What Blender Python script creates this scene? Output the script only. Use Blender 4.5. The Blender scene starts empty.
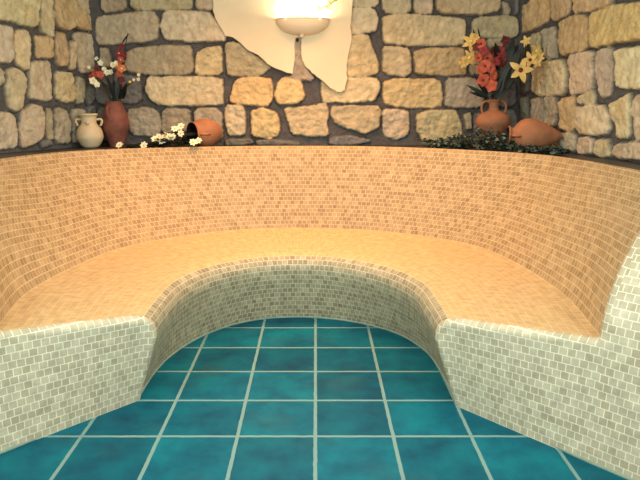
import bpy, math, random
import numpy as np
from mathutils import Vector, Matrix, noise as mn
random.seed(7)
C = bpy.context.scene.collection
PI = math.pi
H, F_PX, CX, CY, TH = 1.4, 633.0, 316.0, 240.0, math.radians(12.3)
FW = Vector((0, math.cos(TH), -math.sin(TH))); UPV = Vector((0, math.sin(TH), math.cos(TH))); CAM = Vector((0, 0, H))
def ray(px, py): return FW + Vector((1, 0, 0))*((px-CX)/F_PX) - UPV*((py-CY)/F_PX)
def at_h(px, py, h):
    r = ray(px, py); return CAM + r*((h-H)/r.z)
def at_y(px, py, y):
    r = ray(px, py); return CAM + r*(y/r.y)
def project(p):
    d = Vector(p)-CAM; z = d.dot(FW)
    if z < .05: return (9999, 9999)
    return (CX+F_PX*d.x/z, CY-F_PX*d.dot(UPV)/z)

# ------------------------------------------------------------------ materials
def lin(c):
    r = []
    for v in c:
        v = v/255.0
        r.append(v/12.92 if v <= .04045 else ((v+.055)/1.055)**2.4)
    return tuple(r)+(1,)
def newmat(name):
    m = bpy.data.materials.new(name); m.use_nodes = True
    nt = m.node_tree; nt.nodes.clear()
    o = nt.nodes.new('ShaderNodeOutputMaterial'); b = nt.nodes.new('ShaderNodeBsdfPrincipled')
    nt.links.new(b.outputs[0], o.inputs[0])
    return m, nt, b
def noisy(name, c1, c2, scale=8, rough=.7, bump=.0, bscale=60, detail=4, spec=.3, two=False):
    m, nt, b = newmat(name); L = nt.links.new
    tc = nt.nodes.new('ShaderNodeTexCoord')
    n = nt.nodes.new('ShaderNodeTexNoise'); n.inputs['Scale'].default_value = scale; n.inputs['Detail'].default_value = detail
    r = nt.nodes.new('ShaderNodeValToRGB')
    r.color_ramp.elements[0].position = .32; r.color_ramp.elements[1].position = .68
    r.color_ramp.elements[0].color = lin(c1); r.color_ramp.elements[1].color = lin(c2)
    L(tc.outputs['Object'], n.inputs['Vector']); L(n.outputs['Fac'], r.inputs['Fac']); L(r.outputs['Color'], b.inputs['Base Color'])
    b.inputs['Roughness'].default_value = rough; b.inputs['Specular IOR Level'].default_value = spec
    if bump:
        n2 = nt.nodes.new('ShaderNodeTexNoise'); n2.inputs['Scale'].default_value = bscale; n2.inputs['Detail'].default_value = 5
        bp = nt.nodes.new('ShaderNodeBump'); bp.inputs['Strength'].default_value = bump; bp.inputs['Distance'].default_value = .01
        L(tc.outputs['Object'], n2.inputs['Vector']); L(n2.outputs['Fac'], bp.inputs['Height']); L(bp.outputs[0], b.inputs['Normal'])
    return m
def mosaic(name, offset, ca, cb, cm, mortar=.055):
    m, nt, b = newmat(name); L = nt.links.new
    tc = nt.nodes.new('ShaderNodeTexCoord')
    br = nt.nodes.new('ShaderNodeTexBrick')
    br.offset = offset; br.squash = 1.0
    br.inputs['Scale'].default_value = 1; br.inputs['Brick Width'].default_value = 1; br.inputs['Row Height'].default_value = 1
    br.inputs['Mortar Size'].default_value = mortar; br.inputs['Mortar Smooth'].default_value = .15; br.inputs['Bias'].default_value = 0
    br.inputs['Color1'].default_value = lin(ca); br.inputs['Color2'].default_value = lin(cb); br.inputs['Mortar'].default_value = lin(cm)
    L(tc.outputs['UV'], br.inputs['Vector'])
    # mottling of the stone chips and large soft patches
    n = nt.nodes.new('ShaderNodeTexNoise'); n.inputs['Scale'].default_value = .7; n.inputs['Detail'].default_value = 3
    L(tc.outputs['UV'], n.inputs['Vector'])
    mr = nt.nodes.new('ShaderNodeMapRange'); mr.inputs[1].default_value = .3; mr.inputs[2].default_value = .7; mr.inputs[3].default_value = .84; mr.inputs[4].default_value = 1.14
    L(n.outputs['Fac'], mr.inputs[0])
    mx = nt.nodes.new('ShaderNodeVectorMath'); mx.operation = 'SCALE'
    L(br.outputs['Color'], mx.inputs[0]); L(mr.outputs[0], mx.inputs['Scale']); L(mx.outputs[0], b.inputs['Base Color'])
    inv = nt.nodes.new('ShaderNodeMath'); inv.operation = 'SUBTRACT'; inv.inputs[0].default_value = 1; L(br.outputs['Fac'], inv.inputs[1])
    bp = nt.nodes.new('ShaderNodeBump'); bp.inputs['Strength'].default_value = .35; bp.inputs['Distance'].default_value = .003
    L(inv.outputs[0], bp.inputs['Height']); L(bp.outputs[0], b.inputs['Normal'])
    b.inputs['Roughness'].default_value = .5; b.inputs['Specular IOR Level'].default_value = .3
    return m
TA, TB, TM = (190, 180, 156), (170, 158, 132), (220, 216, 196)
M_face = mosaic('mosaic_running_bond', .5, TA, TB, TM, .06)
M_riser = mosaic('mosaic_riser_shaded', .5, (172, 160, 132), (138, 126, 102), (200, 194, 170), .06)  # darker tile tones: shade on the riser put into the colour, plus darker chips
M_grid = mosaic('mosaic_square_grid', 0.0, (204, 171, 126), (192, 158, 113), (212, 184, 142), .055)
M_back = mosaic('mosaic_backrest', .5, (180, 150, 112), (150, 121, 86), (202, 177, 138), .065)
M_slate = noisy('dark_slate', (40, 40, 43), (62, 60, 60), 9, .45, .2)
M_terra = noisy('terracotta', (144, 96, 70), (166, 112, 80), 14, .75, .15)
M_terra_dark = noisy('dark_red_terracotta', (104, 64, 56), (140, 84, 70), 14, .7, .2)
M_terra_in = noisy('dark_pot_inside', (22, 19, 20), (40, 32, 30), 14, .8)  # near-black inside of the two lying vessels
M_cream = noisy('cream_glaze', (200, 178, 144), (216, 194, 160), 10, .5)
M_sconce = noisy('sconce_plaster', (232, 212, 184), (238, 218, 190), 6, .7)
M_plaster = noisy('cream_plaster', (222, 206, 176), (230, 214, 184), 3, .85, .15, 25)
M_vine = noisy('painted_vine_green', (120, 140, 60), (140, 150, 76), 20, .8)
M_dark = noisy('dark_hollow', (34, 26, 22), (60, 44, 36), 30, .5)  # very dark fill for vessel insides and the cable hole
M_stem = noisy('dark_stem', (28, 30, 26), (44, 46, 36), 30, .6)
M_leaf = noisy('dark_leaf', (14, 18, 17), (28, 36, 32), 20, .5)
M_ivy = noisy('ivy_leaf', (22, 34, 34), (56, 74, 68), 22, .45)
M_ivy2 = noisy('ivy_leaf_pale', (84, 104, 96), (120, 138, 128), 22, .45)
M_red = noisy('crimson_petal', (112, 38, 42), (150, 56, 54), 40, .7)
M_orange = noisy('coral_petal', (164, 72, 54), (188, 94, 70), 40, .7)
M_deep = noisy('plum_petal', (84, 36, 38), (116, 48, 46), 40, .7)
M_tan_or = noisy('light_orange_petal', (190, 108, 64), (206, 134, 88), 40, .7)
M_yel = noisy('yellow_petal', (204, 166, 92), (218, 186, 118), 40, .7)
M_white = noisy('cream_petal', (230, 220, 186), (240, 232, 204), 40, .7)
M_daisy = noisy('daisy_petal', (226, 222, 190), (240, 236, 206), 40, .7)
M_core = noisy('yellow_core', (214, 190, 90), (230, 208, 110), 60, .7)
M_ceiling = noisy('ceiling_paint', (200, 192, 178), (208, 200, 186), 2, .9)
M_joint = noisy('floor_joint', (120, 140, 128), (146, 160, 146), 12, .8)

def floor_mat():
    m, nt, b = newmat('teal_floor_tiles'); L = nt.links.new
    S = .334
    tc = nt.nodes.new('ShaderNodeTexCoord'); mp = nt.nodes.new('ShaderNodeMapping')
    mp.inputs['Location'].default_value = (30+.5*0, 30-.136/S-0, 0); mp.inputs['Scale'].default_value = (1/S, 1/S, 1/S)
    L(tc.outputs['Object'], mp.inputs['Vector'])
    wob = nt.nodes.new('ShaderNodeTexNoise'); wob.inputs['Scale'].default_value = 22
    L(tc.outputs['Object'], wob.inputs['Vector'])
    ws = nt.nodes.new('ShaderNodeVectorMath'); ws.operation = 'MULTIPLY_ADD'; ws.inputs[1].default_value = (.018, .018, 0); 
    L(wob.outputs['Color'], ws.inputs[0]); L(mp.outputs[0], ws.inputs[2])
    br = nt.nodes.new('ShaderNodeTexBrick'); br.offset = 0; br.squash = 1
    for k, v in (('Scale', 1), ('Brick Width', 1), ('Row Height', 1), ('Mortar Size', .027), ('Mortar Smooth', .25), ('Bias', 0)): br.inputs[k].default_value = v
    br.inputs['Color1'].default_value = lin((0, 78, 98)); br.inputs['Color2'].default_value = lin((0, 100, 120)); br.inputs['Mortar'].default_value = lin((120, 152, 150))
    L(ws.outputs[0], br.inputs['Vector'])
    n = nt.nodes.new('ShaderNodeTexNoise'); n.inputs['Scale'].default_value = 5.5; n.inputs['Detail'].default_value = 7; n.inputs['Roughness'].default_value = .62
    L(tc.outputs['Object'], n.inputs['Vector'])
    r = nt.nodes.new('ShaderNodeValToRGB'); e = r.color_ramp.elements
    e[0].position = .3; e[0].color = (.5, .6, .68, 1); e[1].position = .72; e[1].color = (2.0, 1.45, 1.25, 1)
    k = r.color_ramp.elements.new(.5); k.color = (1, 1, 1, 1)
    L(n.outputs['Fac'], r.inputs['Fac'])
    mx = nt.nodes.new('ShaderNodeMix'); mx.data_type = 'RGBA'; mx.blend_type = 'MULTIPLY'
    inv = nt.nodes.new('ShaderNodeMath'); inv.operation = 'SUBTRACT'; inv.inputs[0].default_value = 1; L(br.outputs['Fac'], inv.inputs[1])
    L(inv.outputs[0], mx.inputs[0]); L(br.outputs['Color'], mx.inputs[6]); L(r.outputs[0], mx.inputs[7])
    # rusty-grey stains
    n2 = nt.nodes.new('ShaderNodeTexNoise'); n2.inputs['Scale'].default_value = 2.6; n2.inputs['Detail'].default_value = 8
    L(tc.outputs['Object'], n2.inputs['Vector'])
    r2 = nt.nodes.new('ShaderNodeMapRange'); r2.inputs[1].default_value = .56; r2.inputs[2].default_value = .74; r2.inputs[4].default_value = .28
    L(n2.outputs['Fac'], r2.inputs[0])
    m2 = nt.nodes.new('ShaderNodeMix'); m2.data_type = 'RGBA'; m2.inputs[7].default_value = lin((62, 96, 92))
    L(r2.outputs[0], m2.inputs[0]); L(mx.outputs[2], m2.inputs[6]); L(m2.outputs[2], b.inputs['Base Color'])
    bp = nt.nodes.new('ShaderNodeBump'); bp.inputs['Strength'].default_value = .5; bp.inputs['Distance'].default_value = .004
    L(inv.outputs[0], bp.inputs['Height']); L(bp.outputs[0], b.inputs['Normal'])
    b.inputs['Roughness'].default_value = .5; b.inputs['Specular IOR Level'].default_value = .15
    return m
def stone_mat():
    m, nt, b = newmat('rubble_stone'); L = nt.links.new
    at = nt.nodes.new('ShaderNodeAttribute'); at.attribute_name = 'stone_col'
    tc = nt.nodes.new('ShaderNodeTexCoord')
    n = nt.nodes.new('ShaderNodeTexNoise'); n.inputs['Scale'].default_value = 16; n.inputs['Detail'].default_value = 8; n.inputs['Roughness'].default_value = .65
    L(tc.outputs['Object'], n.inputs['Vector'])
    mr = nt.nodes.new('ShaderNodeMapRange'); mr.inputs[1].default_value = .3; mr.inputs[2].default_value = .7; mr.inputs[3].default_value = .72; mr.inputs[4].default_value = 1.2
    L(n.outputs['Fac'], mr.inputs[0])
    mx = nt.nodes.new('ShaderNodeVectorMath'); mx.operation = 'SCALE'
    L(at.outputs['Color'], mx.inputs[0]); L(mr.outputs[0], mx.inputs['Scale'])
    n3 = nt.nodes.new('ShaderNodeTexNoise'); n3.inputs['Scale'].default_value = 7; n3.inputs['Detail'].default_value = 5
    L(tc.outputs['Object'], n3.inputs['Vector'])
    r3 = nt.nodes.new('ShaderNodeMapRange'); r3.inputs[1].default_value = .52; r3.inputs[2].default_value = .72; r3.inputs[4].default_value = .45
    L(n3.outputs['Fac'], r3.inputs[0])
    m3 = nt.nodes.new('ShaderNodeMix'); m3.data_type = 'RGBA'; m3.blend_type = 'MULTIPLY'; m3.inputs[7].default_value = (1.0, .82, .64, 1)
    L(r3.outputs[0], m3.inputs[0]); L(mx.outputs[0], m3.inputs[6]); L(m3.outputs[2], b.inputs['Base Color'])
    n2 = nt.nodes.new('ShaderNodeTexNoise'); n2.inputs['Scale'].default_value = 38; n2.inputs['Detail'].default_value = 7; n2.inputs['Roughness'].default_value = .6
    L(tc.outputs['Object'], n2.inputs['Vector'])
    bp = nt.nodes.new('ShaderNodeBump'); bp.inputs['Strength'].default_value = .9; bp.inputs['Distance'].default_value = .016
    L(n2.outputs['Fac'], bp.inputs['Height']); L(bp.outputs[0], b.inputs['Normal'])
    b.inputs['Roughness'].default_value = .9; b.inputs['Specular IOR Level'].default_value = .15
    return m
M_floor = floor_mat(); M_stone = stone_mat()

# ------------------------------------------------------------------ object helpers
def link_mesh(name, verts, faces, mat, parent=None, smooth=True, uvs=None, loc=None):
    me = bpy.data.meshes.new(name); me.from_pydata([tuple(v) for v in verts], [], faces); me.update()
    if uvs is not None:
        ul = me.uv_layers.new(name='UVMap'); flat = []
        for f in uvs:
            for u in f: flat += [u[0], u[1]]
        ul.data.foreach_set('uv', flat)
    if smooth: me.polygons.foreach_set('use_smooth', [True]*len(me.polygons))
    me.materials.append(mat)
    o = bpy.data.objects.new(name, me); C.objects.link(o)
    if parent: o.parent = parent
    if loc: o.location = loc
    return o
def tag(o, label=None, cat=None, group=None, kind=None):
    if label: o['label'] = label
    if cat: o['category'] = cat
    if group: o['group'] = group
    if kind: o['kind'] = kind
    return o
def thing(name, loc, label, cat, group=None):
    o = bpy.data.objects.new(name, None); C.objects.link(o); o.location = loc; o.empty_display_size = .05
    return tag(o, label, cat, group)
class MB:
    def __init__(s): s.v = []; s.f = []
    def add(s, vs, fs):
        n = len(s.v); s.v += [Vector(v) for v in vs]; s.f += [tuple(i+n for i in f) for f in fs]
    def tube(s, pts, rad, n=8):
        pts = [Vector(p) for p in pts]
        if not hasattr(rad, '__len__'): rad = [rad]*len(pts)
        vs = []; fs = []
        for i, p in enumerate(pts):
            t = (pts[min(i+1, len(pts)-1)]-pts[max(i-1, 0)]).normalized()
            a = t.cross(Vector((0, 1, 0.13))).normalized(); b = t.cross(a)
            for k in range(n):
                w = 2*PI*k/n; vs.append(p+(a*math.cos(w)+b*math.sin(w))*rad[i])
        for i in range(len(pts)-1):
            for k in range(n): fs.append((i*n+k, i*n+(k+1) % n, (i+1)*n+(k+1) % n, (i+1)*n+k))
        fs.append(tuple(range(n-1, -1, -1))); fs.append(tuple((len(pts)-1)*n+k for k in range(n)))
        s.add(vs, fs)
    def lathe(s, prof, n=40, mat=None, cap=False):
        vs = []; fs = []
        for (r, z) in prof:
            for k in range(n):
                w = 2*PI*k/n; vs.append(Vector((r*math.cos(w), r*math.sin(w), z)))
        m = len(prof)
        for i in range(m-1):
            for k in range(n): fs.append((i*n+k, i*n+(k+1) % n, (i+1)*n+(k+1) % n, (i+1)*n+k))
        if mat: vs = [mat @ v for v in vs]
        s.add(vs, fs)
    def petal(s, base, d, nrm, L, W, curl=.25, tip=.0, segs=5):
        """a cupped petal: base point, direction, face normal"""
        base = Vector(base); d = Vector(d).normalized(); nrm = Vector(nrm).normalized(); side = d.cross(nrm).normalized(); nrm = side.cross(d)
        vs = []; fs = []
        for i in range(segs+1):
            t = i/segs; w = W*.5*(math.sin(PI*min(1, .12+t*.88))**.7 if t < 1 else tip)
            c = base + d*(L*t) + nrm*(L*curl*(t-1.6*t*t)) 
            for j in (-1, 0, 1): vs.append(c+side*(w*j)+nrm*(.18*w*abs(j)))
        for i in range(segs):
            for j in range(2): fs.append((i*3+j, i*3+j+1, (i+1)*3+j+1, (i+1)*3+j))
        s.add(vs, fs)
    def ball(s, c, r, n=8, sq=(1, 1, 1)):
        vs = []; fs = []; c = Vector(c); m = n//2+1
        for i in range(m+1):
            ph = PI*i/m
            for k in range(n):
                w = 2*PI*k/n; vs.append(c+Vector((r*sq[0]*math.sin(ph)*math.cos(w), r*sq[1]*math.sin(ph)*math.sin(w), r*sq[2]*math.cos(ph))))
        for i in range(m):
            for k in range(n): fs.append((i*n+k, i*n+(k+1) % n, (i+1)*n+(k+1) % n, (i+1)*n+k))
        s.add(vs, fs)
    def build(s, name, mat, parent=None, smooth=True, origin=None):
        o = Vector(origin) if origin is not None else (Vector(parent.location) if parent is not None and parent.type == 'EMPTY' else Vector((0, 0, 0)))
        if parent is not None and origin is None and parent.get('_abs') is not None: o = Vector(parent['_abs'])
        ob = link_mesh(name, [v-o for v in s.v], s.f, mat, parent, smooth)
        return ob

# ------------------------------------------------------------------ the bench rails (plan points at stations round the U)
RF = [(.675,2.784),(.666,3.095),(.635,3.40),(.517,3.679),(.331,3.857),(.12,3.965),(-.107,4.007),(-.33,3.975),(-.53,3.86),(-.706,3.636),(-.815,3.364),(-.855,3.126),(-.862,2.842)]
RE = [(.562,2.777),(.556,3.05),(.535,3.32),(.435,3.57),(.27,3.757),(.08,3.875),(-.107,3.905),(-.30,3.88),(-.465,3.79),(-.63,3.61),(-.725,3.37),(-.75,3.13),(-.754,2.81)]
RJ = [(1.12,2.345),(1.185,2.88),(1.16,3.42),(1.05,3.90),(.80,4.21),(.38,4.46),(-.10,4.545),(-.58,4.46),(-.98,4.20),(-1.24,3.86),(-1.355,3.42),(-1.395,2.93),(-1.30,2.42)]
RM = [(1.215,2.43),(1.31,2.93),None,None,None,None,None,None,None,None,None,(-1.55,3.06),(-1.42,2.58)]
RT = [(1.53,2.68),(1.505,3.15),(1.465,3.55),(1.36,3.92),(1.03,4.28),(.48,4.60),(-.117,4.686),(-.70,4.62),(-1.28,4.43),(-1.60,4.17),(-1.745,3.82),(-1.80,3.45),(-1.87,2.95)]
RM = [m if m else tuple(j[k]+(t[k]-j[k])*.46 for k in (0, 1)) for m, j, t in zip(RM, RJ, RT)]
SUB = 10
def spline(P):
    P = [Vector((p[0], p[1])) for p in P]; out = []
    E = [P[0]*2-P[1]]+P+[P[-1]*2-P[-2]]
    for i in range(1, len(E)-2):
        for k in range(SUB):
            t = k/SUB; a, b, c, d = E[i-1], E[i], E[i+1], E[i+2]
            out.append(.5*((2*b)+(c-a)*t+(2*a-5*b+4*c-d)*t*t+(3*b-a-3*c+d)*t*t*t))
    out.append(P[-1]); return out
SF, SE, SJ, SM, ST = map(spline, (RF, RE, RJ, RM, RT))
NS = len(SF)
HS, HJ, HT = .452, .5, 1.07
def profile(i):
    f, e, j, m, t = SF[i], SE[i], SJ[i], SM[i], ST[i]
    d = (j-e); Ln = d.length; d = d/Ln
    def P(q, h): return Vector((q.x, q.y, h))
    riser = [P(f, 0)] + [P(f.lerp(e, k/5), .34*k/5) for k in range(1, 6)]
    riser += [P(e+d*.004, .37), P(e+d*.014, .40)]
    lip = [P(e+d*.014, .40), P(e+d*.030, .419), P(e+d*.052, .434), P(e+d*.08, .444), P(e+d*.115, .451)]
    seat = lip + [P(e+d*(.115+(Ln-.16)*k/5), .451+.040*(k/5)) for k in range(1, 6)]
    seat += [P(e+d*(Ln-.02), .495), P(j, HJ)]
    back = [P(j, HJ)]
    u = (t-j).normalized()
    for k in range(1, 15):
        s = k/14.0; h = HJ+(HT-HJ)*s
        sm = .47
        # quadratic through j, m(.47), t
        a = j*((s-sm)*(s-1)/(sm)) + m*(s*(s-1)/(sm*(sm-1))) + t*(s*(s-sm)/(1-sm))
        back.append(P(a, h))
    back += [P(t+u*.006, HT+.010), P(t+u*.018, HT+.015), P(t+u*.034, HT+.013), P(t+u*.042, HT+.004), P(t+u*.042, HT-.02)]
    return riser, seat, back
PR = [profile(i) for i in range(NS)]
TILE = .0335
def loft(rows_by_station, part, ref_k, name, mat, parent, useg=None):
    """rows_by_station: for every station a list of points; UV u from the arclength of column ref_k, v from profile arclength at mid"""
    R = rows_by_station; n = len(R); m = len(R[0])
    if useg is None:
        u = [0]
        for i in range(1, n): u.append(u[-1]+(R[i][ref_k]-R[i-1][ref_k]).length)
    else: u = useg
    tot = u[-1]; um = [x/TILE for x in u]
    vs = [p for r in R for p in r]; fs = []; uv = []
    V = []
    for r in R:
        v = [0]
        for k in range(1, m): v.append(v[-1]+(r[k]-r[k-1]).length)
        V.append(v)
    vm = V[n//2]
    # blend each station's own profile length to whole rows
    rows = round(sum(v[-1] for v in V)/n/TILE)
    for i in range(n-1):
        for k in range(m-1):
            fs.append((i*m+k, i*m+k+1, (i+1)*m+k+1, (i+1)*m+k))
            vv = lambda a, b: V[a][b]/V[a][-1]*rows
            uv.append(((um[i], vv(i, k)), (um[i], vv(i, k+1)), (um[i+1], vv(i+1, k+1)), (um[i+1], vv(i+1, k))))
    return link_mesh(name, vs, fs, mat, parent, True, uv), u
bench = thing('tiled_bench', (0, 0, 0), 'curved U-shaped steam room bench covered in beige mosaic tiles, standing on the teal floor', 'bench')
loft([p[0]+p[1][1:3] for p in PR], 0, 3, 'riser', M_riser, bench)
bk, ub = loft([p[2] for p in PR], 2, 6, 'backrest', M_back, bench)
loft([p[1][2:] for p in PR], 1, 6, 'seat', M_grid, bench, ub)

# walls in plan
CL = Vector((-1.72, 5.02)); CR = Vector((1.58, 5.02))
DL = Vector((-.407, -.914)).normalized(); DR = Vector((.150, -.989)).normalized()
def hit(o, d, c, w):   # distance along d from o to the wall line c + w*t
    den = d.x*w.y-d.y*w.x; q = c-o
    return (q.x*w.y-q.y*w.x)/den
def end_cap(i_end, i_prev, d, nrm, wall, name):
    d = Vector(d).normalized(); nrm = Vector(nrm).normalized(); R = .034
    pr = PR[i_end][0]+PR[i_end][1][1:]+PR[i_end][2][1:-3]
    pp = PR[i_prev][0]+PR[i_prev][1][1:]+PR[i_prev][2][1:-3]
    nr = len(PR[i_end][0]); ns = len(PR[i_end][1])
    iE = nr-1; iJ = nr+ns-2
    d3 = Vector((d.x, d.y, 0)); n3 = Vector((nrm.x, nrm.y, 0))
    arcs = []; n = len(pr)
    for k, p in enumerate(pr):
        if k <= iE-2: fd = d3
        elif k <= iE+3: 
            w = (k-iE+2)/5; fd = (d3*(1-w)+Vector((0, 0, -1))*w).normalized()
        elif k < iJ-1: fd = Vector((0, 0, -1))
        elif k == iJ-1: fd = (Vector((0, 0, -1))*.7+d3*.5).normalized()
        elif k == iJ: fd = (d3+Vector((0, 0, -.7))).normalized()
        else: fd = d3
        q = p+n3*R; e = q+fd*R
        arcs.append([p, p.lerp(q, .5), (p.lerp(q, .5)*.5+q.lerp(e, .5)*.5), q.lerp(e, .5), e])
    o2 = Vector((pr[0].x, pr[0].y))
    def uvof(p, s): return ((Vector((p.x, p.y))-o2).dot(d)/TILE, s/TILE)
    vs = []; fs = []; uv = []
    flip = name == 'x'
    def patch(G, hs=None):
        b = len(vs); m = len(G[0])
        for r in G: vs.extend(r)
        for i in range(len(G)-1):
            for k in range(m-1):
                fs.append((b+i*m+k, b+i*m+k+1, b+(i+1)*m+k+1, b+(i+1)*m+k))
                idx = ((i, k), (i, k+1), (i+1, k+1), (i+1, k))
                uv.append([uvof(G[a][c], (hs[a][c] if hs else G[a][c].z)) for a, c in idx])
    patch(arcs)
    eE = arcs[0][-1]
    # lower panel: columns from the arc edge (riser top .. seat back) down to the floor line
    G = []
    top = [arcs[k][-1] for k in range(iJ+1)]
    a0 = Vector((eE.x, eE.y)); aJ = (Vector((top[-1].x, top[-1].y))-a0).dot(d)
    fl = []
    for p in top:
        a = max(0, (Vector((p.x, p.y))-a0).dot(d)); q = a0+d*a
        fl.append(Vector((q.x, q.y, 0)))
    # side line riser: split into two: riser edge as left column
    left = [arcs[k][-1] for k in range(iE+1)]
    cols = []
    NR = len(left)
    cols.append(list(left))           # bottom to top
    for k in range(iE+1, iJ+1):
        cols.append([fl[k].lerp(top[k], left[j].z/left[-1].z) for j in range(NR)])
    patch(cols)
    # upper/outer panel
    colJ = cols[-1]
    line = list(colJ)+[arcs[k][-1] for k in range(iJ+1, n)]
    arc_h = [0]
    for a, b in zip(line, line[1:]): arc_h.append(arc_h[-1]+(b-a).length)
    G = []; HH = []
    for p, s in zip(line, arc_h):
        L = hit(Vector((p.x, p.y)), d, *wall)+.01
        G.append([p+d3*(L*t/6) for t in range(7)]); HH.append([s]*7)
    patch(G, HH)
    return link_mesh(name, vs, fs, M_face, bench, True, uv), line
ER, lineR = end_cap(0, 1, (.662, -.749), (-.749, -.662), (CR, DR), 'end_panel')
ELf, lineL = end_cap(NS-1, NS-2, (-.68, -.733), (.733, -.68), (CL, DL), 'end_panel')
# pale joint where the riser meets the floor
mb = MB()
pts = [Vector((p.x, p.y, .004)) for p in SF]
ef = lambda line, d: [Vector((line[0].x, line[0].y, .004)), Vector((line[0].x, line[0].y, .004))+Vector(d)*1.6]
mb.tube([ef(lineR, (.662, -.749, 0))[1]]+[ef(lineR, (.662, -.749, 0))[0]]+pts+ef(lineL, (-.68, -.733, 0)), .008, 6)
mb.build('floor_joint', M_joint, bench)

# slate shelf between backrest and walls
wallpts = []
def struct(o): o['kind'] = 'structure'; return o
inner = [ST[i]+(ST[i]-SJ[i]).normalized()*.036 for i in range(NS)]
eR = inner[0]+Vector((.662, -.749))*hit(inner[0], Vector((.662, -.749)), CR, DR)
eL = inner[-1]+Vector((-.68, -.733))*hit(inner[-1], Vector((-.68, -.733)), CL, DL)
def shelf(z0=1.035, z1=HT-.002):
    outer = [eR+Vector((.02, 0)), CR+Vector((.02, .02)), CL+Vector((-.02, .02)), eL+Vector((-.02, 0))]
    loop = list(reversed(outer))+inner   # outer L..R then inner R..L
    n = len(loop)
    vs = [Vector((p.x, p.y, z1)) for p in loop]+[Vector((p.x, p.y, z0)) for p in loop]
    fs = [tuple(range(n)), tuple(range(2*n-1, n-1, -1))]+[(i, (i+1) % n, n+(i+1) % n, n+i) for i in range(n)]
    return link_mesh('trim_1', vs, fs, M_slate, None, False)
sh = struct(shelf()); sh['label'] = 'dark slate shelf running behind the bench backrest'

# ------------------------------------------------------------------ floor, ceiling
def quad(name, x0, y0, x1, y1, z, mat):
    return struct(link_mesh(name, [(x0, y0, z), (x1, y0, z), (x1, y1, z), (x0, y1, z)], [(0, 1, 2, 3)], mat, None, False))
quad('floor', -4.2, -1.2, 3.4, 5.1, 0, M_floor)
quad('ceiling', -4.2, -1.2, 3.4, 5.2, 2.75, M_ceiling)

# ------------------------------------------------------------------ rubble walls, stones traced one by one
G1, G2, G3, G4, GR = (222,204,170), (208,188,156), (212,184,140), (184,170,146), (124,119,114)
LEFT = [
 (G1,[(0,0),(36,0),(36,25),(32,27),(22,25),(8,20),(0,18)]), (G1,[(39,0),(46,0),(52,5),(53,13),(51,22),(50,36),(46,36),(39,31)]),
 (G3,[(54,0),(64,0),(78,8),(88,16),(92,22),(91,30),(82,29),(74,26),(68,30),(58,28),(54,22)]), (G2,[(69,0),(96,0),(96,16),(90,15),(80,8)]),
 (G1,[(0,24),(9,27),(11,35),(11,58),(8,62),(0,60)]), (G1,[(13,30),(26,31),(28,40),(28,68),(24,69),(14,63)]),
 (G3,[(34,36),(44,37),(51,40),(51,58),(42,57),(36,57)]), (G3,[(54,32),(62,33),(66,37),(66,58),(64,66),(56,65),(54,62)]),
 (G2,[(69,42),(74,43),(74,68),(68,69),(68,58)]), (G2,[(73,34),(84,33),(96,37),(96,68),(90,72),(79,72),(76,50)]),
 (G4,[(0,66),(2,70),(2,84),(0,87)]), (G2,[(6,71),(12,68),(22,74),(25,80),(23,92),(20,108),(14,111),(7,106),(5,92)]),
 (G1,[(30,62),(48,61),(50,75),(51,98),(45,101),(36,99),(28,97),(28,76)]), (G2,[(54,71),(72,74),(73,102),(62,101),(55,98)]),
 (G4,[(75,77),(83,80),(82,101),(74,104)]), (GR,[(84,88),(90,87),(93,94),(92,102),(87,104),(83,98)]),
 (G2,[(0,113),(8,113),(14,118),(16,130),(16,147),(0,150)]), (G2,[(20,110),(30,105),(40,107),(42,120),(40,137),(34,143),(24,147),(19,145)]),
 (G4,[(46,109),(51,109),(51,138),(45,138)]), (G4,[(54,110),(60,108),(67,112),(69,125),(69,142),(54,143)]),
 (G4,[(71,110),(82,110),(82,125),(80,142),(72,142)]), (GR,[(85,108),(93,106),(93,141),(85,141)]), (GR,[(40,142),(48,140),(51,144),(42,147)])]
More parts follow.
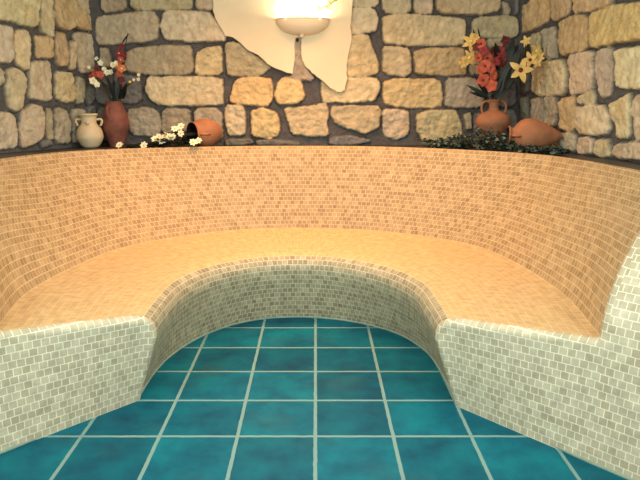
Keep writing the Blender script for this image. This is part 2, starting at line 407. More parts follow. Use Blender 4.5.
BACK = [
 (G4,[(101,0),(126,0),(126,10),(103,12)]), (G4,[(131,0),(191,0),(192,7),(188,9),(140,10),(132,7)]), (G2,[(197,0),(213,0),(216,9),(196,9)]),
 (G2,[(97,18),(110,16),(126,13),(154,12),(158,18),(158,38),(150,41),(100,44),(96,38)]), (G1,[(163,14),(170,11),(208,12),(218,22),(226,34),(224,41),(190,41),(165,39),(162,30)]),
 (G4,[(101,49),(108,49),(111,58),(110,66),(101,66)]), (G4,[(128,50),(160,46),(188,46),(192,52),(193,70),(188,74),(140,74),(126,70)]),
 (G2,[(197,53),(205,49),(220,47),(222,50),(222,74),(200,75),(196,72)]), (GR,[(97,72),(122,75),(140,78),(141,102),(110,104),(97,102)]),
 (G2,[(148,78),(170,77),(222,78),(223,92),(222,105),(160,105),(152,100),(146,90)]), (G4,[(130,109),(150,108),(158,112),(161,122),(160,133),(150,136),(132,134),(127,122)]),
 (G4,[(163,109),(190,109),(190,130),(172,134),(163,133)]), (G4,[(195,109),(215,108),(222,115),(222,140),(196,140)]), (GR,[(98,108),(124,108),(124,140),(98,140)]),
 (G4,[(226,45),(232,42),(240,44),(252,54),(262,60),(271,66),(262,75),(228,76),(226,60)]), (G3,[(236,80),(250,77),(270,79),(273,86),(272,100),(268,106),(240,104),(230,101)]),
 (G4,[(291,80),(293,70),(294,45),(293,34),(303,34),(302,55),(308,70),(314,80)]), (G3,[(277,85),(283,77),(300,78),(303,90),(304,98),(295,104),(278,104),(275,96)]), (G2,[(322,80),(345,78),(376,78),(379,84),(379,90),(374,101),(362,102),(324,102),(322,92)]),
 (G1,[(226,106),(243,106),(245,115),(245,133),(240,135),(229,134),(226,120)]), (G3,[(252,111),(262,108),(276,113),(279,120),(278,135),(270,138),(252,135),(252,120)]),
 (G2,[(285,108),(300,108),(325,104),(328,110),(326,125),(329,135),(310,136),(292,133),(288,120)]), (G2,[(332,107),(345,106),(378,106),(380,112),(378,128),(366,133),(355,130),(336,124),(332,116)]),
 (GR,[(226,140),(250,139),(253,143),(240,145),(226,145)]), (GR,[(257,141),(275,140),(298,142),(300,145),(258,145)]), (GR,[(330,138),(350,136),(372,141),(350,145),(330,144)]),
 (G1,[(350,0),(378,0),(378,6),(352,7)]), (G1,[(352,8),(374,9),(377,20),(376,31),(364,32),(350,34),(350,20)]), (G2,[(348,36),(368,36),(372,48),(378,64),(378,72),(368,76),(347,77),(346,60)]),
 (G2,[(383,0),(409,0),(411,10),(406,13),(386,13),(383,8)]), (G2,[(414,0),(431,0),(432,12),(425,14),(415,12)]), (G2,[(436,0),(499,0),(499,11),(480,14),(437,13)]),
 (G1,[(383,17),(400,14),(464,19),(465,30),(463,45),(400,45),(384,42),(383,30)]), (G2,[(383,48),(395,47),(408,49),(411,60),(411,72),(404,76),(388,74),(383,70)]),
 (G3,[(414,52),(425,49),(463,48),(466,60),(465,75),(440,75),(416,73),(414,62)]), (G3,[(384,82),(395,79),(440,80),(442,95),(440,107),(400,107),(384,103),(383,92)]),
 (G4,[(446,79),(465,78),(482,80),(484,100),(478,107),(450,107),(445,104)]), (G2,[(384,110),(400,110),(408,112),(409,125),(406,136),(395,139),(384,135),(383,120)]),
 (G2,[(416,115),(430,111),(455,110),(460,122),(462,135),(440,140),(424,141),(417,130)]), (G4,[(464,115),(470,114),(471,128),(466,130)]), (GR,[(474,114),(490,112),(492,135),(474,138)]),
 (G4,[(502,3),(508,3),(510,10),(508,14),(503,13)]), (GR,[(514,2),(518,0),(518,14),(515,14)]), (G4,[(473,20),(480,18),(500,16),(517,18),(517,35),(510,38),(480,37),(472,34)]),
 (G4,[(487,40),(500,38),(504,44),(500,48),(488,47)]), (GR,[(487,83),(505,80),(515,84),(515,105),(488,107)]), (GR,[(495,112),(512,110),(516,114),(516,134),(495,134)]),
 (G4,[(470,52),(484,51),(484,74),(470,75)]), (GR,[(489,52),(514,52),(514,76),(490,77)])]
RIGHT = [
 (G3,[(522,9),(532,3),(545,0),(550,0),(551,20),(535,28),(523,33)]), (GR,[(523,0),(528,0),(523,5)]), (G3,[(553,0),(571,0),(571,13),(562,17),(553,21)]),
 (G3,[(575,0),(618,0),(614,4),(595,10),(574,13)]), (G3,[(561,23),(575,16),(586,15),(590,20),(590,45),(585,50),(562,55),(560,40)]), (G4,[(546,30),(557,27),(558,57),(548,59),(546,40)]),
 (G4,[(534,35),(543,32),(543,58),(536,58)]), (G3,[(592,13),(620,5),(640,2),(640,36),(615,43),(600,47),(592,46)]), (G2,[(534,66),(545,62),(567,60),(569,75),(568,94),(540,96),(533,90)]),
 (G2,[(571,57),(580,54),(596,52),(598,65),(597,88),(585,92),(571,94)]), (G4,[(600,52),(612,48),(616,50),(615,70),(612,94),(603,98),(600,85)]), (G1,[(620,50),(640,44),(640,87),(622,88),(620,70)]),
 (G4,[(533,99),(544,98),(546,124),(534,122)]), (G4,[(547,98),(558,97),(560,110),(558,125),(550,130),(547,125)]), (G3,[(562,99),(577,97),(577,115),(576,130),(570,131),(561,128)]),
 (G2,[(581,98),(590,92),(596,91),(596,100),(594,104),(582,104)]), (G1,[(578,108),(590,106),(608,107),(611,118),(611,132),(600,135),(584,134),(577,125)]), (G2,[(613,104),(622,100),(632,93),(633,105),(631,137),(620,138),(617,125),(612,115)]),
 (G2,[(635,97),(640,95),(640,139),(634,138)]), (G4,[(560,134),(577,133),(577,151),(565,150),(556,148)]), (G2,[(580,139),(590,137),(596,140),(596,153),(582,154),(579,148)]),
 (G2,[(600,140),(612,140),(613,155),(606,157),(598,154)]), (G2,[(618,144),(640,143),(640,160),(615,157)]), (GR,[(543,133),(554,135),(553,148),(541,148)]),
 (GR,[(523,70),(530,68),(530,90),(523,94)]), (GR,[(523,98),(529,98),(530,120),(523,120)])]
def wall_sh(px, py, c, w, nrm):      # pixel -> (s, h) on a vertical wall through c along w
    r = ray(px, py); t = (Vector((c.x, c.y, 0))-CAM).dot(nrm)/r.dot(nrm); p = CAM+r*t
    return ((Vector((p.x, p.y))-c).dot(w), p.z)
def chaikin(P):
    out = []
    for i in range(len(P)):
        a, b = np.array(P[i]), np.array(P[(i+1) % len(P)]); out += [a*.87+b*.13, a*.13+b*.87]
    return out
def build_wall(name, c, w, nrm, stones, s_dense, s_end, s0=0.0, plaster=None):
    rng = random.Random(name)
    step = .0085
    ss = list(np.arange(s0, s_dense, step))+list(np.arange(s_dense, s_end+.02, .04))
    hs = [0.0, .5, .95]+list(np.arange(1.03, 2.30, step))+list(np.arange(2.30, 2.77, .03))
    S, Hh = np.meshgrid(np.array(ss), np.array(hs)); best = np.full(S.shape, -9.0); col = np.zeros(S.shape+(3,)); pro = np.zeros(S.shape)
    mort = np.array(lin((92, 88, 88))[:3]); seam = np.array(lin((40, 36, 36))[:3]); 
    polys = []
    for cc, P in stones:
        Q = []
        for (x, y) in P:
            if y <= 0: y = -16
            if x <= 0: x = -16
            if x >= 640: x = 660
            Q.append(wall_sh(x, y, c, w, nrm))
        polys.append((cc, Q, True))
    # stones outside the photograph's frame
    h = 1.09
    while h < 2.72:
        rh = rng.uniform(.13, .22); s = s0+.02
        while s < s_end:
            rw = rng.uniform(.14, .42); ok = True
            for u in (0, .5, 1):
                for v in (0, .5, 1):
                    q = c+w*(s+rw*u); px, py = project((q.x, q.y, h+rh*v))
                    if -18 < px < 662 and -18 < py < 480: ok = False
            if ok:
                j = lambda: rng.uniform(-.012, .012)
                polys.append((rng.choice((G1, G2, G3, G4)), [(s+j(), h+j()), (s+rw+j(), h+j()), (s+rw+j(), h+rh-.02+j()), (s+j(), h+rh-.02+j())], False))
            s += rw+.025
        h += rh
    # wobble field for irregular outlines
    Wn = np.array([[mn.noise(Vector((a*14, b*14, 3.1))) for a in ss] for b in hs])
    Wf = np.array([[mn.noise(Vector((a*45, b*45, 9.1))) for a in ss] for b in hs])
    for cc, Q, traced in polys:
        P = chaikin(Q); xs = [p[0] for p in P]; ys = [p[1] for p in P]
        i0, i1 = np.searchsorted(ss, min(xs)-.03), np.searchsorted(ss, max(xs)+.03)
        j0, j1 = np.searchsorted(hs, min(ys)-.03), np.searchsorted(hs, max(ys)+.03)
        if i1 <= i0 or j1 <= j0: continue
        a = S[j0:j1, i0:i1]; b = Hh[j0:j1, i0:i1]
        dist = np.full(a.shape, 9.0); inside = np.zeros(a.shape, bool)
        for k in range(len(P)):
            x0, y0 = P[k]; x1, y1 = P[(k+1) % len(P)]
            dx, dy = x1-x0, y1-y0; L2 = dx*dx+dy*dy+1e-12
            t = np.clip(((a-x0)*dx+(b-y0)*dy)/L2, 0, 1)
            dist = np.minimum(dist, np.hypot(a-x0-t*dx, b-y0-t*dy))
            cr = ((y0 > b) != (y1 > b)) & (a < (x1-x0)*(b-y0)/(y1-y0+1e-12)+x0); inside ^= cr
        sd = np.where(inside, dist, -dist)+Wn[j0:j1, i0:i1]*.008+Wf[j0:j1, i0:i1]*.006+.0105
        tx, ty = rng.uniform(-.10, .10), rng.uniform(-.08, .08); pr = rng.uniform(.018, .034)
        cx, cy = sum(xs)/len(xs), sum(ys)/len(ys)
        f = np.clip(sd/.013, 0, 1); f = np.clip(1-(1-f)**2.4, 0, 1)
        hgt = f*(pr+np.clip(tx*(a-cx)+ty*(b-cy), -.015, .015))
        upd = sd > best[j0:j1, i0:i1]
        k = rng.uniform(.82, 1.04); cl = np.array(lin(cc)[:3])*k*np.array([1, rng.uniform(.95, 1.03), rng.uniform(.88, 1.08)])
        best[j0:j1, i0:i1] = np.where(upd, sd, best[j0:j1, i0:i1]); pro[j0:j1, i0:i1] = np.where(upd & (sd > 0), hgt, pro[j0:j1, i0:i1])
        m = (upd & (sd > 0))[..., None]
        g = np.clip(sd/.009, 0, 1)[..., None]
        col[j0:j1, i0:i1] = np.where(m, (seam*.4+mort*.6)*(1-g)+cl*g, col[j0:j1, i0:i1])
    un = best <= 0
    col[un] = mort
    gv = np.clip(1-np.abs(best+.004)/.006, 0, 1)*np.clip(.55+Wn*1.2, 0, 1)
    col = col*(1-gv[..., None]*.75)+seam*gv[..., None]*.75
    pro = pro-gv*.012
    rough = np.array([[mn.fractal(Vector((a*9, b*9, 1.7)), 1.0, 2.2, 4) for a in ss] for b in hs])
    dent = np.array([[mn.fractal(Vector((a*30, b*30, 5.7)), .8, 2.1, 3) for a in ss] for b in hs])
    pro = pro + np.where(un, rough*.003, rough*.012+dent*.009)
    n2 = Vector((nrm.x, nrm.y)); vs = []
    for j in range(len(hs)):
        for i in range(len(ss)):
            q = c+w*ss[i]; z = pro[j, i]
            vs.append((q.x+n2.x*z, q.y+n2.y*z, hs[j]))
    n = len(ss); fs = [(j*n+i, j*n+i+1, (j+1)*n+i+1, (j+1)*n+i) for j in range(len(hs)-1) for i in range(n-1)]
    o = link_mesh(name, vs, fs, M_stone, None, True)
    ca = o.data.color_attributes.new('stone_col', 'FLOAT_COLOR', 'POINT')
    buf = np.ones((len(vs), 4)); buf[:, :3] = col.reshape(-1, 3); ca.data.foreach_set('color', buf.ravel().astype(np.float32))
    return struct(o)
NB = Vector((0, -1, 0)); WB = Vector((1, 0))
NL = Vector((-DL.y, DL.x, 0)); NL = NL if NL.x > 0 else -NL
NR_ = Vector((-DR.y, DR.x, 0)); NR_ = NR_ if NR_.x < 0 else -NR_
wb = build_wall('wall_back', CL, WB, NB, BACK, CR.x-CL.x+.01, CR.x-CL.x+.01)
build_wall('wall_left', CL, DL, NL, LEFT, 1.25, 4.6)
build_wall('wall_right', CR, DR, NR_, RIGHT, 1.75, 4.6)

# plaster patch on the back wall
PL = [(213,-40),(213,10),(216,20),(222,30),(225,36),(232,37),(240,43),(247,50),(252,53),(258,55),(265,62),(272,67),(280,70),(287,73),(293,74),(295,60),(295,44),(296,38),(301,38),(301,50),(302,60),(305,66),(312,73),(321,80),(330,88),(337,92),(341,93),(345,90),(347,80),(347,65),(349,52),(352,40),(351,28),(352,12),(354,-5),(352,-40),(300,-52),(250,-46)]
def slab(pts2d, y_front, y_back, name, mat, parent, jag=.0):
    # dense, slightly ragged outline
    out = []
    for i in range(len(pts2d)):
        a, b = pts2d[i], pts2d[(i+1) % len(pts2d)]; a = Vector(a); b = Vector(b); n = max(1, int((b-a).length/.02))
        for k in range(n):
            p = a.lerp(b, k/n); out.append(p+Vector((mn.noise(Vector((p.x*40, p.y*40, 0))), mn.noise(Vector((p.x*40, p.y*40, 7)))))*jag)
    n = len(out)
    cen = [p for p in out]
    vs = [(p.x, y_front, p.y) for p in out]+[(p.x, y_front+.006, p.y) for p in out]+[(p.x, y_back, p.y) for p in out]
    # small shrink of the front for a soft edge
    for i in range(n):
        a, b = out[i-1], out[(i+1) % n]; t = (b-a).normalized(); nn = Vector((t.y, -t.x))
        q = out[i]+nn*.004*orient(out); vs[i] = (q.x, y_front, q.y)
    fs = [tuple(range(n))]+[(i, n+i, n+(i+1) % n, (i+1) % n) for i in range(n)]+[(n+i, 2*n+i, 2*n+(i+1) % n, n+(i+1) % n) for i in range(n)]
    return link_mesh(name, vs, fs, mat, parent, False)
def orient(P):
    A = sum(P[i-1].x*P[i].y-P[i].x*P[i-1].y for i in range(len(P)))
    return -1 if A > 0 else 1
pw = [Vector((at_y(x, y, 4.985).x, at_y(x, y, 4.985).z)) for x, y in PL]
pp = slab(pw, 4.972, 5.03, 'plaster_patch', M_plaster, wb, .006); pp['label'] = 'smooth cream plaster patch with ragged edge'
# mortar-coloured strip in the slot below the lamp is the wall itself; painted twig on the plaster
mb = MB()
tw = [(314, 12), (320, 9), (326, 6.5), (331, 4), (334, 1), (336, -3), (335, -8)]
mb.tube([at_y(x, y, 4.969) for x, y in tw], .0035, 5)
for (x, y, dx, dy) in ((320, 9, -3, -4), (326, 6.5, 3, 3), (331, 4, -3, -4), (334, 1, 4, -1), (336, -3, -4, -2)):
    a = at_y(x, y, 4.968); b = at_y(x+dx, y+dy, 4.968); mb.petal(a, b-a, (0, -1, 0), (b-a).length, .012, .0)
mb.build('painted_twig', M_vine, wb, origin=(0, 0, 0))

# ------------------------------------------------------------------ wall lamp
lp = at_y(302.5, 17, 4.86)      # rim centre
lamp = thing('wall_lamp', (lp.x, 4.972, lp.z-.12), 'half-bowl uplight wall lamp in cream plaster glowing on the plaster patch', 'wall lamp')
def half_bowl(rx, ry, dep, th):
    mb = MB(); n = 28; m = 12
    for shell, (a, b, c_) in enumerate(((rx, ry, dep), (rx-th, ry-th, dep-th))):
        vs = []; fs = []
        for i in range(m+1):
            f = PI/2*i/m; r = math.cos(f)**.85 if i < m else 0; z = -c_*math.sin(f)**1.0
            for k in range(n+1):
                w = PI*k/n; vs.append(Vector((lp.x+a*r*math.cos(w), 4.972-b*r*math.sin(w), lp.z+z)))
        for i in range(m):
            for k in range(n): fs.append((i*(n+1)+k, i*(n+1)+k+1, (i+1)*(n+1)+k+1, (i+1)*(n+1)+k))
        base = len(mb.v); mb.add(vs, fs)
        if shell == 1:
            for k in range(n): mb.f.append((k, k+1, base+k+1, base+k))
    return mb
half_bowl(.203, .125, .118, .008).build('bowl_shade', M_sconce, lamp)
mb = MB(); q = at_y(300, 36, 4.94)
mb.tube([(lp.x-.008, 4.94, lp.z-.11), (lp.x-.010, 4.94, lp.z-.128), (q.x, 4.945, q.z-.0)], [.02, .016, .011], 10); mb.build('finial', M_sconce, lamp)
mb = MB(); q = at_y(297.5, 40, 4.965); mb.ball((q.x, 4.968, q.z), .011, 8, (1, .6, 1.3)); mb.build('cable_hole', M_dark, lamp)
em, nt, b = newmat('lamp_tube_glow'); b.inputs['Emission Color'].default_value = (1, .8, .55, 1); b.inputs['Emission Strength'].default_value = 6; b.inputs['Base Color'].default_value = (1, 1, 1, 1)
mb = MB(); mb.tube([(lp.x-.08, 4.91, lp.z-.03), (lp.x+.08, 4.91, lp.z-.03)], .012, 10); mb.build('bulb', em, lamp)

# ------------------------------------------------------------------ vases
def xf(mb, mat): 
    mb.v = [mat @ v for v in mb.v]; return mb
def smooth_prof(P, n=5):
    out = []
    E = [P[0]]+P+[P[-1]]
    for i in range(1, len(E)-2):
        for k in range(n):
            t = k/n; r = []
            for c_ in (0, 1):
                a, b, c, d = E[i-1][c_], E[i][c_], E[i+1][c_], E[i+2][c_]
                r.append(.5*(2*b+(c-a)*t+(2*a-5*b+4*c-d)*t*t+(3*b-a-3*c+d)*t*t*t))
            out.append((max(r[0], .0005), r[1]))
    out.append(P[-1]); return out
def vessel(root, M, prof, mat, inner_mat=None, handles=(), hmat=None, knob=None):
    """prof outer radius/height bottom to rim; M places local frame in the world"""
    P = smooth_prof(prof); mb = MB()
    mb.lathe([(.0005, P[0][1])]+P+[(P[-1][0]-.006, P[-1][1]+.002)]); xf(mb, M); mb.build('body', mat, root)
    inn = [(max(r-.008, .0005), z) for r, z in P if z > P[0][1]+.01]; mb = MB()
    mb.lathe([(.0005, inn[0][1])]+inn+[(P[-1][0]-.006, P[-1][1]+.002)]); xf(mb, M); mb.build('inside', inner_mat or mat, root)
    for pts, r in handles:
        mb = MB(); pr = smooth3(pts); mb.tube(pr, r, 8); xf(mb, M); mb.build('handle', hmat or mat, root)
    if knob:
        mb = MB(); mb.ball(knob[0], knob[1], 10); xf(mb, M); mb.build('knob', mat, root)
def smooth3(P, n=5):
    P = [Vector(p) for p in P]; E = [P[0]]+P+[P[-1]]; out = []
    for i in range(1, len(E)-2):
        for k in range(n):
            t = k/n; a, b, c, d = E[i-1:i+3]; out.append(.5*((2*b)+(c-a)*t+(2*a-5*b+4*c-d)*t*t+(3*b-a-3*c+d)*t*t*t))
    out.append(P[-1]); return out
Z0 = HT-.002
# cream jar
p = Vector((-1.672, 4.74, Z0)); jar = thing('cream_jar', p, 'small round cream jar with two ear handles beside the tall dark red amphora', 'jar')
hj = lambda s: ([(s*.054, 0, .205), (s*.088, 0, .208), (s*.096, 0, .188), (s*.082, 0, .160)], .0085)
vessel(jar, Matrix.Translation(p), [(.040, 0), (.062, .012), (.090, .06), (.095, .095), (.083, .14), (.060, .168), (.054, .185), (.056, .225), (.066, .238), (.064, .248)], M_cream, M_dark, [hj(1), hj(-1)], knob=((0.012, -.064, .183), .014))
# tall dark amphora
p = Vector((-1.515, 4.86, Z0)); amph = thing('tall_amphora', p, 'tall dark red clay amphora holding red and white flowers by left corner', 'vase')
def ha(w, top=.262): return ([Vector((math.cos(w)*.055, math.sin(w)*.055, .300)), Vector((math.cos(w)*.100, math.sin(w)*.100, .290)), Vector((math.cos(w)*.104, math.sin(w)*.104, .25)), Vector((math.cos(w)*.088, math.sin(w)*.088, .205))], .011)
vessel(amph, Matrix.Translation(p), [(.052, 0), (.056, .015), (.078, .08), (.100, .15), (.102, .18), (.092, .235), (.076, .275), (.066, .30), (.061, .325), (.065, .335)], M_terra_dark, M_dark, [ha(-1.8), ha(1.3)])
mouthL = p+Vector((0, 0, .33))
# tipped pot (left), mouth towards the daisies
c = Vector((-.83, 4.745, Z0+.107))
ax = Vector((-.76, -.64, -.03)).normalized()
def frame_axis(c, ax, off):
    zx = ax; up = Vector((0, 0, 1)); xx = up.cross(zx).normalized(); yy = zx.cross(xx)
    return Matrix.Translation(c) @ Matrix(((xx.x, yy.x, zx.x, 0), (xx.y, yy.y, zx.y, 0), (xx.z, yy.z, zx.z, 0), (0, 0, 0, 1))) @ Matrix.Translation((0, 0, off))
pot = thing('tipped_pot', (c.x, c.y, Z0), 'orange terracotta pot lying on its side with daisies spilling from its dark mouth', 'pot')
hp = lambda s: ([(0, s*.083, .205), (0, s*.106, .198), (0, s*.118, .17), (0, s*.100, .140)] if s < 0 else [(.083, 0, .205), (.106, 0, .198), (.118, 0, .17), (.102, 0, .140)], .009)
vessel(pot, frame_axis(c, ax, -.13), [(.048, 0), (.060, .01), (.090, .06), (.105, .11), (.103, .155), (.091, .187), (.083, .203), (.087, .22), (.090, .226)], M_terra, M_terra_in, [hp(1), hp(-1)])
# right amphora
p = Vector((1.303, 4.74, Z0)); am2 = thing('round_amphora', p, 'orange clay amphora with two loop handles holding red and yellow flowers', 'vase')
def hb(s): return ([(s*.034, 0, .330), (s*.060, 0, .338), (s*.086, 0, .315), (s*.088, 0, .275), (s*.075, 0, .245)], .0085)
vessel(am2, Matrix.Translation(p), [(.030, 0), (.036, .01), (.055, .06), (.092, .115), (.120, .165), (.126, .195), (.115, .228), (.078, .255), (.044, .272), (.034, .295), (.035, .325), (.044, .342), (.042, .348)], M_terra, M_dark, [hb(1), hb(-1)])
mouthR = p+Vector((0, 0, .345))
# lying jar right
c = Vector((1.458, 4.30, Z0+.112)); ax = Vector((-.985, .10, .02)).normalized()
lj = thing('lying_jar', (c.x, c.y, Z0), 'orange egg-shaped clay jar lying on its side on ivy, right corner', 'jar')
hl = lambda s: ([(s*.050, 0, .330), (s*.080, 0, .330), (s*.094, 0, .305), (s*.086, 0, .275)], .008)
vessel(lj, frame_axis(c, ax, -.185), [(.012, 0), (.022, .008), (.056, .06), (.088, .12), (.109, .18), (.113, .225), (.100, .27), (.070, .30), (.050, .315), (.050, .33), (.062, .345), (.060, .35)], M_terra, M_terra_in, [hl(1), hl(-1)])

# ------------------------------------------------------------------ flowers
def blossom(mb, c, nrm, R, n, W, curl=.3, layers=1, rot=None, tip=0):
    nrm = Vector(nrm).normalized(); a = nrm.cross(Vector((.3, .2, 1))).normalized(); b = nrm.cross(a)
    rot = random.random()*6 if rot is None else rot
    for l in range(layers):
        for k in range(n):
            w = 2*PI*(k+l*.5)/n+rot; d = a*math.cos(w)+b*math.sin(w)
            mb.petal(Vector(c)+nrm*(.004*l), d+nrm*(.25+.5*l), nrm, R*(1-.25*l)*random.uniform(.88, 1.08), W, curl, tip)
def flower_stem(name, root_pt, px_tip, ydep, label, blossoms, group, leaves=(), bend=.5):
    """px_tip: photograph position the stem leads to; blossoms: (px,py,dy,R,n,W,mat,core)"""
    tip = at_y(px_tip[0], px_tip[1], ydep)
    t = thing(name, root_pt, label, 'flower', group)
    mid = Vector(root_pt).lerp(tip, .5); mid.z += .03*bend; mid.x = root_pt[0]+(tip.x-root_pt[0])*(.5-.2*bend)
    base = Vector(root_pt)-Vector((0, 0, .05))
    path = smooth3([base, Vector(root_pt), mid, tip]); mb = MB(); mb.tube(path, .0035, 5); 
    for (x, y, dy, *_r) in blossoms:
        q = at_y(x, y, ydep+dy); k = min(range(len(path)), key=lambda i: (path[i]-q).length+max(0, path[i].z-q.z)*2)
        if (path[k]-q).length > .008: mb.tube([path[k], path[k].lerp(q, .5)+Vector((0, .004, -.004)), q+Vector((0, .003, 0))], .002, 4)
    mb.build('stem', M_stem, t)
    for (x, y, dy, R, n, W, mat, core) in blossoms:
        R, W = R*BS, W*BS*1.2
        q = at_y(x, y, ydep+dy); nr = Vector((random.uniform(-.4, .4), -1, random.uniform(-.2, .5)))
        mb = MB(); blossom(mb, q, nr, R, n, W, .3, 2 if n >= 5 and R < .035 else 1); ob = mb.build('blossom', mat, t)
        if core:
            m2 = MB(); m2.ball(q+nr.normalized()*.006, R*.2, 6); o2 = m2.build('blossom_center', core, ob, origin=t.location)
    for (x0, y0, x1, y1, W) in leaves:
        a = at_y(x0, y0, ydep+random.uniform(-.02, .03)); b = at_y(x1, y1, ydep+random.uniform(-.03, .03))
        mb = MB(); mb.petal(a, b-a, (random.uniform(-.5, .5), -1, .3), (b-a).length, W, .12); mb.build('leaf', M_leaf, t)
    return t
BS = 1.2
gL, gR = 'flower stems in the tall dark amphora', 'flower stems in the round amphora'
off = lambda m, dx, dy: m+Vector((dx, dy, 0))
flower_stem('gladiolus_stem', off(mouthL, .012, .01), (121.5, 46), 4.88, 'tall upright spike of crimson and orange blossoms in the dark amphora', [
  (121.5,46.5,0,.020,5,.016,M_red,None),(119,53,-.01,.024,5,.02,M_red,M_white),(124,55,0,.022,5,.018,M_red,None),(121,60,-.01,.024,5,.020,M_orange,M_white),(118,66,-.01,.028,5,.024,M_tan_or,M_white),(122,69,-.02,.030,5,.024,M_tan_or,M_white),(119,74,-.01,.024,5,.02,M_orange,None),(122,80,0,.022,5,.018,M_deep,None),(120.5,86,0,.020,5,.018,M_red,None)], gL,
  [(118,98,121,84,.03),(122,98,127,84,.03),(117,99,112,82,.035),(121,99,117,79,.035),(123,99,126,90,.03)], .1)
flower_stem('orange_flower_stem', off(mouthL, -.02, 0), (96, 74), 4.84, 'short leaning stem of coral and cream blossoms at the left of the dark amphora', [
  (95,74,0,.030,5,.024,M_orange,None),(100,75,-.01,.028,5,.024,M_orange,None),(97,70,0,.022,5,.02,M_red,None),(93,81,-.02,.026,5,.022,M_white,M_core),(97,84.5,-.02,.022,5,.02,M_white,M_core),(91,77,0,.02,5,.018,M_red,None)], gL,
  [(112,98,101,80,.035),(113,99,104,86,.035)])
flower_stem('white_flower_stem', off(mouthL, -.01, .015), (96, 58), 4.88, 'slender stem of small cream blossoms climbing left above the dark amphora', [
  (96.5,58.5,0,.014,5,.012,M_white,None),(100.5,63,0,.02,5,.016,M_white,None),(104,69,-.01,.018,5,.016,M_white,None),(107,72.5,-.02,.022,5,.018,M_white,M_core),(111,72,-.02,.018,5,.016,M_white,None),(89,67.5,0,.012,5,.01,M_white,None)], gL,
  [(114,98,107,76,.03)])
flower_stem('cream_flower_stem', off(mouthL, 0, -.01), (114, 65), 4.83, 'stem with one pair of cream blossoms in front of the crimson spike', [
  (113,65,0,.022,5,.018,M_white,M_core),(116,63,0,.016,5,.014,M_white,None)], gL, [(116,99,113,78,.035),(117,99,118,76,.035)])
flower_stem('budding_flower_stem', off(mouthL, .025, .005), (138, 78), 4.86, 'thin arching stem with tiny cream buds at the right of the dark amphora', [
  (139,75,0,.014,5,.012,M_white,None),(138.5,79.5,0,.014,5,.012,M_white,None),(134,80,0,.012,5,.01,M_white,None),(130,82,0,.010,5,.01,M_core,None)], gL, [(120,98,127,82,.03)])
flower_stem('twig_stem', off(mouthL, .0, .02), (128, 33), 4.92, 'bare dark twig curving up behind the crimson spike', [], gL, [(122,44,129,33,.014)], .1)

flower_stem('orchid_stem', off(mouthR, -.005, -.008), (483, 60), 4.66, 'hanging spray of coral red orchids above the round amphora', [
  (481,44,.02,.036,5,.03,M_orange,M_deep),(476.5,47,.02,.03,5,.026,M_deep,None),(478,58,0,.034,5,.03,M_orange,M_deep),(487,58,.02,.036,5,.03,M_orange,M_deep),(485,66,0,.042,5,.034,M_orange,M_deep),(490,68,0,.036,5,.03,M_orange,M_deep),(483,80,-.01,.046,5,.036,M_orange,M_deep),(491.5,86,-.01,.040,5,.03,M_orange,None),(493,76,.0,.034,5,.028,M_orange,None),(480,70,.0,.03,5,.026,M_orange,None),(496,62,.0,.03,5,.026,M_red,None),(484,51,.0,.03,5,.026,M_red,None)], gR, [(488,97,467,85,.03),(489,98,470,92,.03),(489,97,496,78,.04)], .2)
flower_stem('plum_orchid_stem', off(mouthR, .008, .008), (503, 46), 4.76, 'dark red orchid spray at the centre back of the round amphora', [
  (505,41,0,.034,5,.026,M_deep,M_red),(500,51,0,.034,5,.028,M_red,M_deep),(504,57,0,.034,5,.028,M_deep,M_red),(497,55,0,.032,5,.026,M_red,None),(502,63,0,.03,5,.024,M_deep,None),(494,50,.01,.028,5,.024,M_deep,None)], gR, [(492,97,503,74,.05),(493,97,512,72,.04),(506,64,519,44,.06),(508,60,514,38,.05),(498,70,496,42,.06),(505,70,522,54,.05),(498,90,512,82,.04)], .2)
flower_stem('lily_stem', off(mouthR, -.012, .004), (469, 44), 4.74, 'left stem of yellow star lilies in the round amphora', [
  (471,42,0,.062,6,.022,M_yel,M_core),(469,58,-.02,.058,6,.022,M_yel,M_core),(463,64,-.02,.034,5,.016,M_yel,None),(476,37,0,.03,5,.014,M_yel,None)], gR, [(488,97,474,72,.04),(476,40,473,28,.014),(480,40,478,27,.014)])
flower_stem('lily_stem', off(mouthR, .012, .0), (524, 62), 4.52, 'right stem of large yellow star lilies leaning over the lying jar', [
  (520.5,70,-.06,.072,5,.030,M_yel,M_deep),(536,51,.02,.046,5,.022,M_yel,M_core),(530,60,0,.050,5,.022,M_yel,M_deep),(526,41,.04,.034,5,.016,M_yel,M_core),(537,63,0,.03,5,.014,M_yel,None),(540,57,.02,.03,5,.014,M_yel,None)], gR, [(495,97,515,80,.06),(498,92,521,47,.07),(505,88,518,60,.06),(500,94,508,74,.05)])

# daisies spilling from the tipped pot: one trailing plant
dr = Vector((-1.02, 4.62, Z0)); dz = thing('daisy_garland', dr, 'garland of white daisies with dark leaves spilling from the tipped pot', 'flowers')
mb = MB(); trail = smooth3([(-.90, 4.70, Z0+.06), (-.96, 4.66, Z0+.03), (-1.08, 4.60, Z0+.012), (-1.20, 4.63, Z0+.01), (-1.34, 4.60, Z0+.008)]); mb.tube(trail, .004, 5); mb.build('stem', M_stem, dz)
mb = MB()
for k in range(420):
    p = trail[random.randrange(len(trail))].copy(); big = math.exp(-((p.x+1.02)/.12)**2)
    p += Vector((random.uniform(-.04, .04), random.uniform(-.07, .05), random.uniform(0, .015+.085*big)))
    p.z = max(p.z, Z0+.012)
    a = random.random()*2*PI; d = Vector((math.cos(a), math.sin(a), random.uniform(0, .6)))
    mb.petal(p, d, (random.uniform(-.3, .3), -.4, 1), random.uniform(.025, .045), .024, .2)
mb.build('foliage', M_leaf, dz)
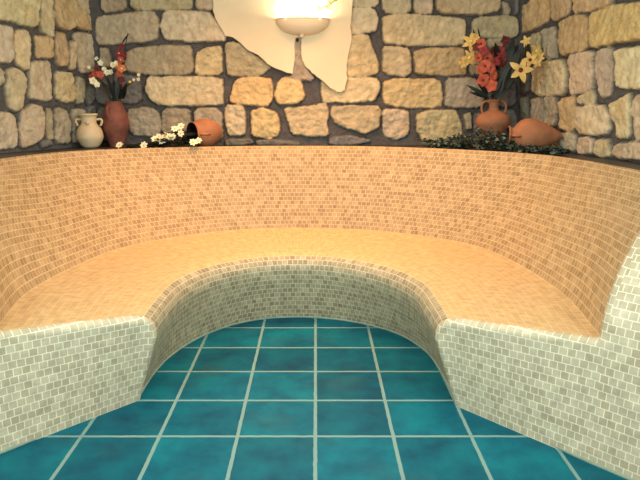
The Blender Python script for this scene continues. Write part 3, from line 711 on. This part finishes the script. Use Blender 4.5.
for (x, y, dep) in [(144,145.5,4.52),(119.5,145,4.60),(155,139,4.58),(162,141,4.55),(169,136.5,4.56),(173,137,4.57),(165,136,4.60),(175,129,4.63),(181,126.5,4.64),(181,133.5,4.60),(193,142.5,4.56),(198.5,141,4.57),(159,137,4.6)]:
    q = at_y(x, y, dep); mb = MB(); nr = Vector((random.uniform(-.3, .3), -1, random.uniform(.3, .8)))
    q.z = max(q.z, Z0+.022)
    blossom(mb, q, nr, .030, 7, .020, .2, 1); ob = mb.build('daisy_flower', M_daisy, dz)
    m2 = MB(); m2.ball(q+nr.normalized()*.005, .0065, 6); m2.build('flower_center', M_core, ob, origin=dz.location)

# ivy on the right part of the shelf
iv = thing('ivy_plant', (1.15, 4.45, Z0), 'dense mat of dark green ivy spreading on the shelf around the two right vessels', 'ivy')
ipath = smooth3([(.84, 4.62, Z0+.02), (.93, 4.57, Z0+.03), (1.02, 4.52, Z0+.03), (1.15, 4.44, Z0+.035), (1.28, 4.34, Z0+.03), (1.37, 4.18, Z0+.02), (1.48, 4.08, Z0+.015), (1.56, 4.02, Z0+.012)])
mb = MB(); mb.tube(ipath, .004, 5)
for k in range(16):
    p = ipath[random.randrange(len(ipath)-4)]; q = p+Vector((random.uniform(-.1, .1), random.uniform(.02, .16), random.uniform(-.01, .05))); mb.tube([p, p.lerp(q, .5)+Vector((0, 0, .02)), q], .0025, 4)
mb.build('stem', M_stem, iv)
def leafy(n, sel, mat, seed):
    r = random.Random(seed); mb = MB()
    for k in range(n):
        i = r.random()*(len(ipath)-1); p = ipath[int(i)].copy(); fr = i/(len(ipath)-1)
        spread = .13 if fr < .62 else .055
        hmax = (.05+.085*math.exp(-((fr-.5)/.2)**2)+.02*math.sin(fr*PI)) if fr < .66 else .045
        v = r.random()
        p += Vector((r.uniform(-.05, .05), -.06+v*spread*1.5 if fr < .62 else r.uniform(-.05, .05), 0)); p.z = Z0+.012+r.random()**1.2*hmax*(.45+.55*v)
        # keep off the jar
        a = r.random()*2*PI; d = Vector((math.cos(a), math.sin(a), r.uniform(-.2, .6))).normalized(); L = r.uniform(.020, .036)
        nn = Vector((r.uniform(-.5, .5), r.uniform(-1, -.1), r.uniform(.3, 1)))
        mb.petal(p, d, nn, L, L*.72, .2)
    return mb
leafy(850, 0, M_ivy, 1).build('foliage', M_ivy, iv)
leafy(190, 0, M_ivy2, 2).build('pale_foliage', M_ivy2, iv)
leafy(420, 0, M_leaf, 3).build('dark_foliage', M_leaf, iv)

# ------------------------------------------------------------------ lights
def area(name, loc, target, sx, sy, power, col, spread=PI):
    l = bpy.data.lights.new(name, 'AREA'); l.shape = 'RECTANGLE'; l.size = sx; l.size_y = sy; l.energy = power; l.color = col; l.spread = spread
    o = bpy.data.objects.new(name, l); C.objects.link(o); o.location = loc
    o.rotation_euler = (Vector(target)-Vector(loc)).to_track_quat('-Z', 'Y').to_euler(); return o
area('ceiling_light', (-.1, 4.02, 2.7), (-.1, 4.1, 0), 1.6, .6, 35, (1, .50, .23), 1.9)
area('room_light', (0, .1, 2.35), (0, 3.3, .6), 3.8, .8, 92, (.93, 1, .90))
area('left_fill_light', (-2.1, 1.3, 2.3), (1.3, 3.0, .75), .8, .6, 20, (.9, 1, .88), 1.5)  # added fill that pales the right backrest, not a real source
area('right_fill_light', (1.8, 1.2, 2.3), (-1.5, 3.1, .75), .8, .6, 20, (.9, 1, .88), 1.5)  # matching added fill for the left backrest, likewise no real source
l = bpy.data.lights.new('sconce_light', 'AREA'); l.shape = 'RECTANGLE'; l.size = .26; l.size_y = .05; l.energy = 6.5; l.color = (1, .78, .5)
o = bpy.data.objects.new('sconce_light', l); C.objects.link(o); o.location = (lp.x, 4.90, lp.z-.015); o.rotation_euler = (PI, 0, 0)
w = bpy.data.worlds.new('world'); bpy.context.scene.world = w; w.use_nodes = True
w.node_tree.nodes['Background'].inputs[0].default_value = (.62, .85, .80, 1); w.node_tree.nodes['Background'].inputs[1].default_value = .40

# ------------------------------------------------------------------ camera
cd = bpy.data.cameras.new('camera'); cam = bpy.data.objects.new('camera', cd); C.objects.link(cam)
cam.location = CAM; cam.rotation_euler = (PI/2-TH, 0, 0); cd.sensor_width = 36; cd.lens = F_PX/640*36; cd.shift_x = 4/640; cd.clip_start = .05
bpy.context.scene.camera = cam
sc = bpy.context.scene
sc.view_settings.view_transform = 'Standard'; sc.view_settings.look = 'None'
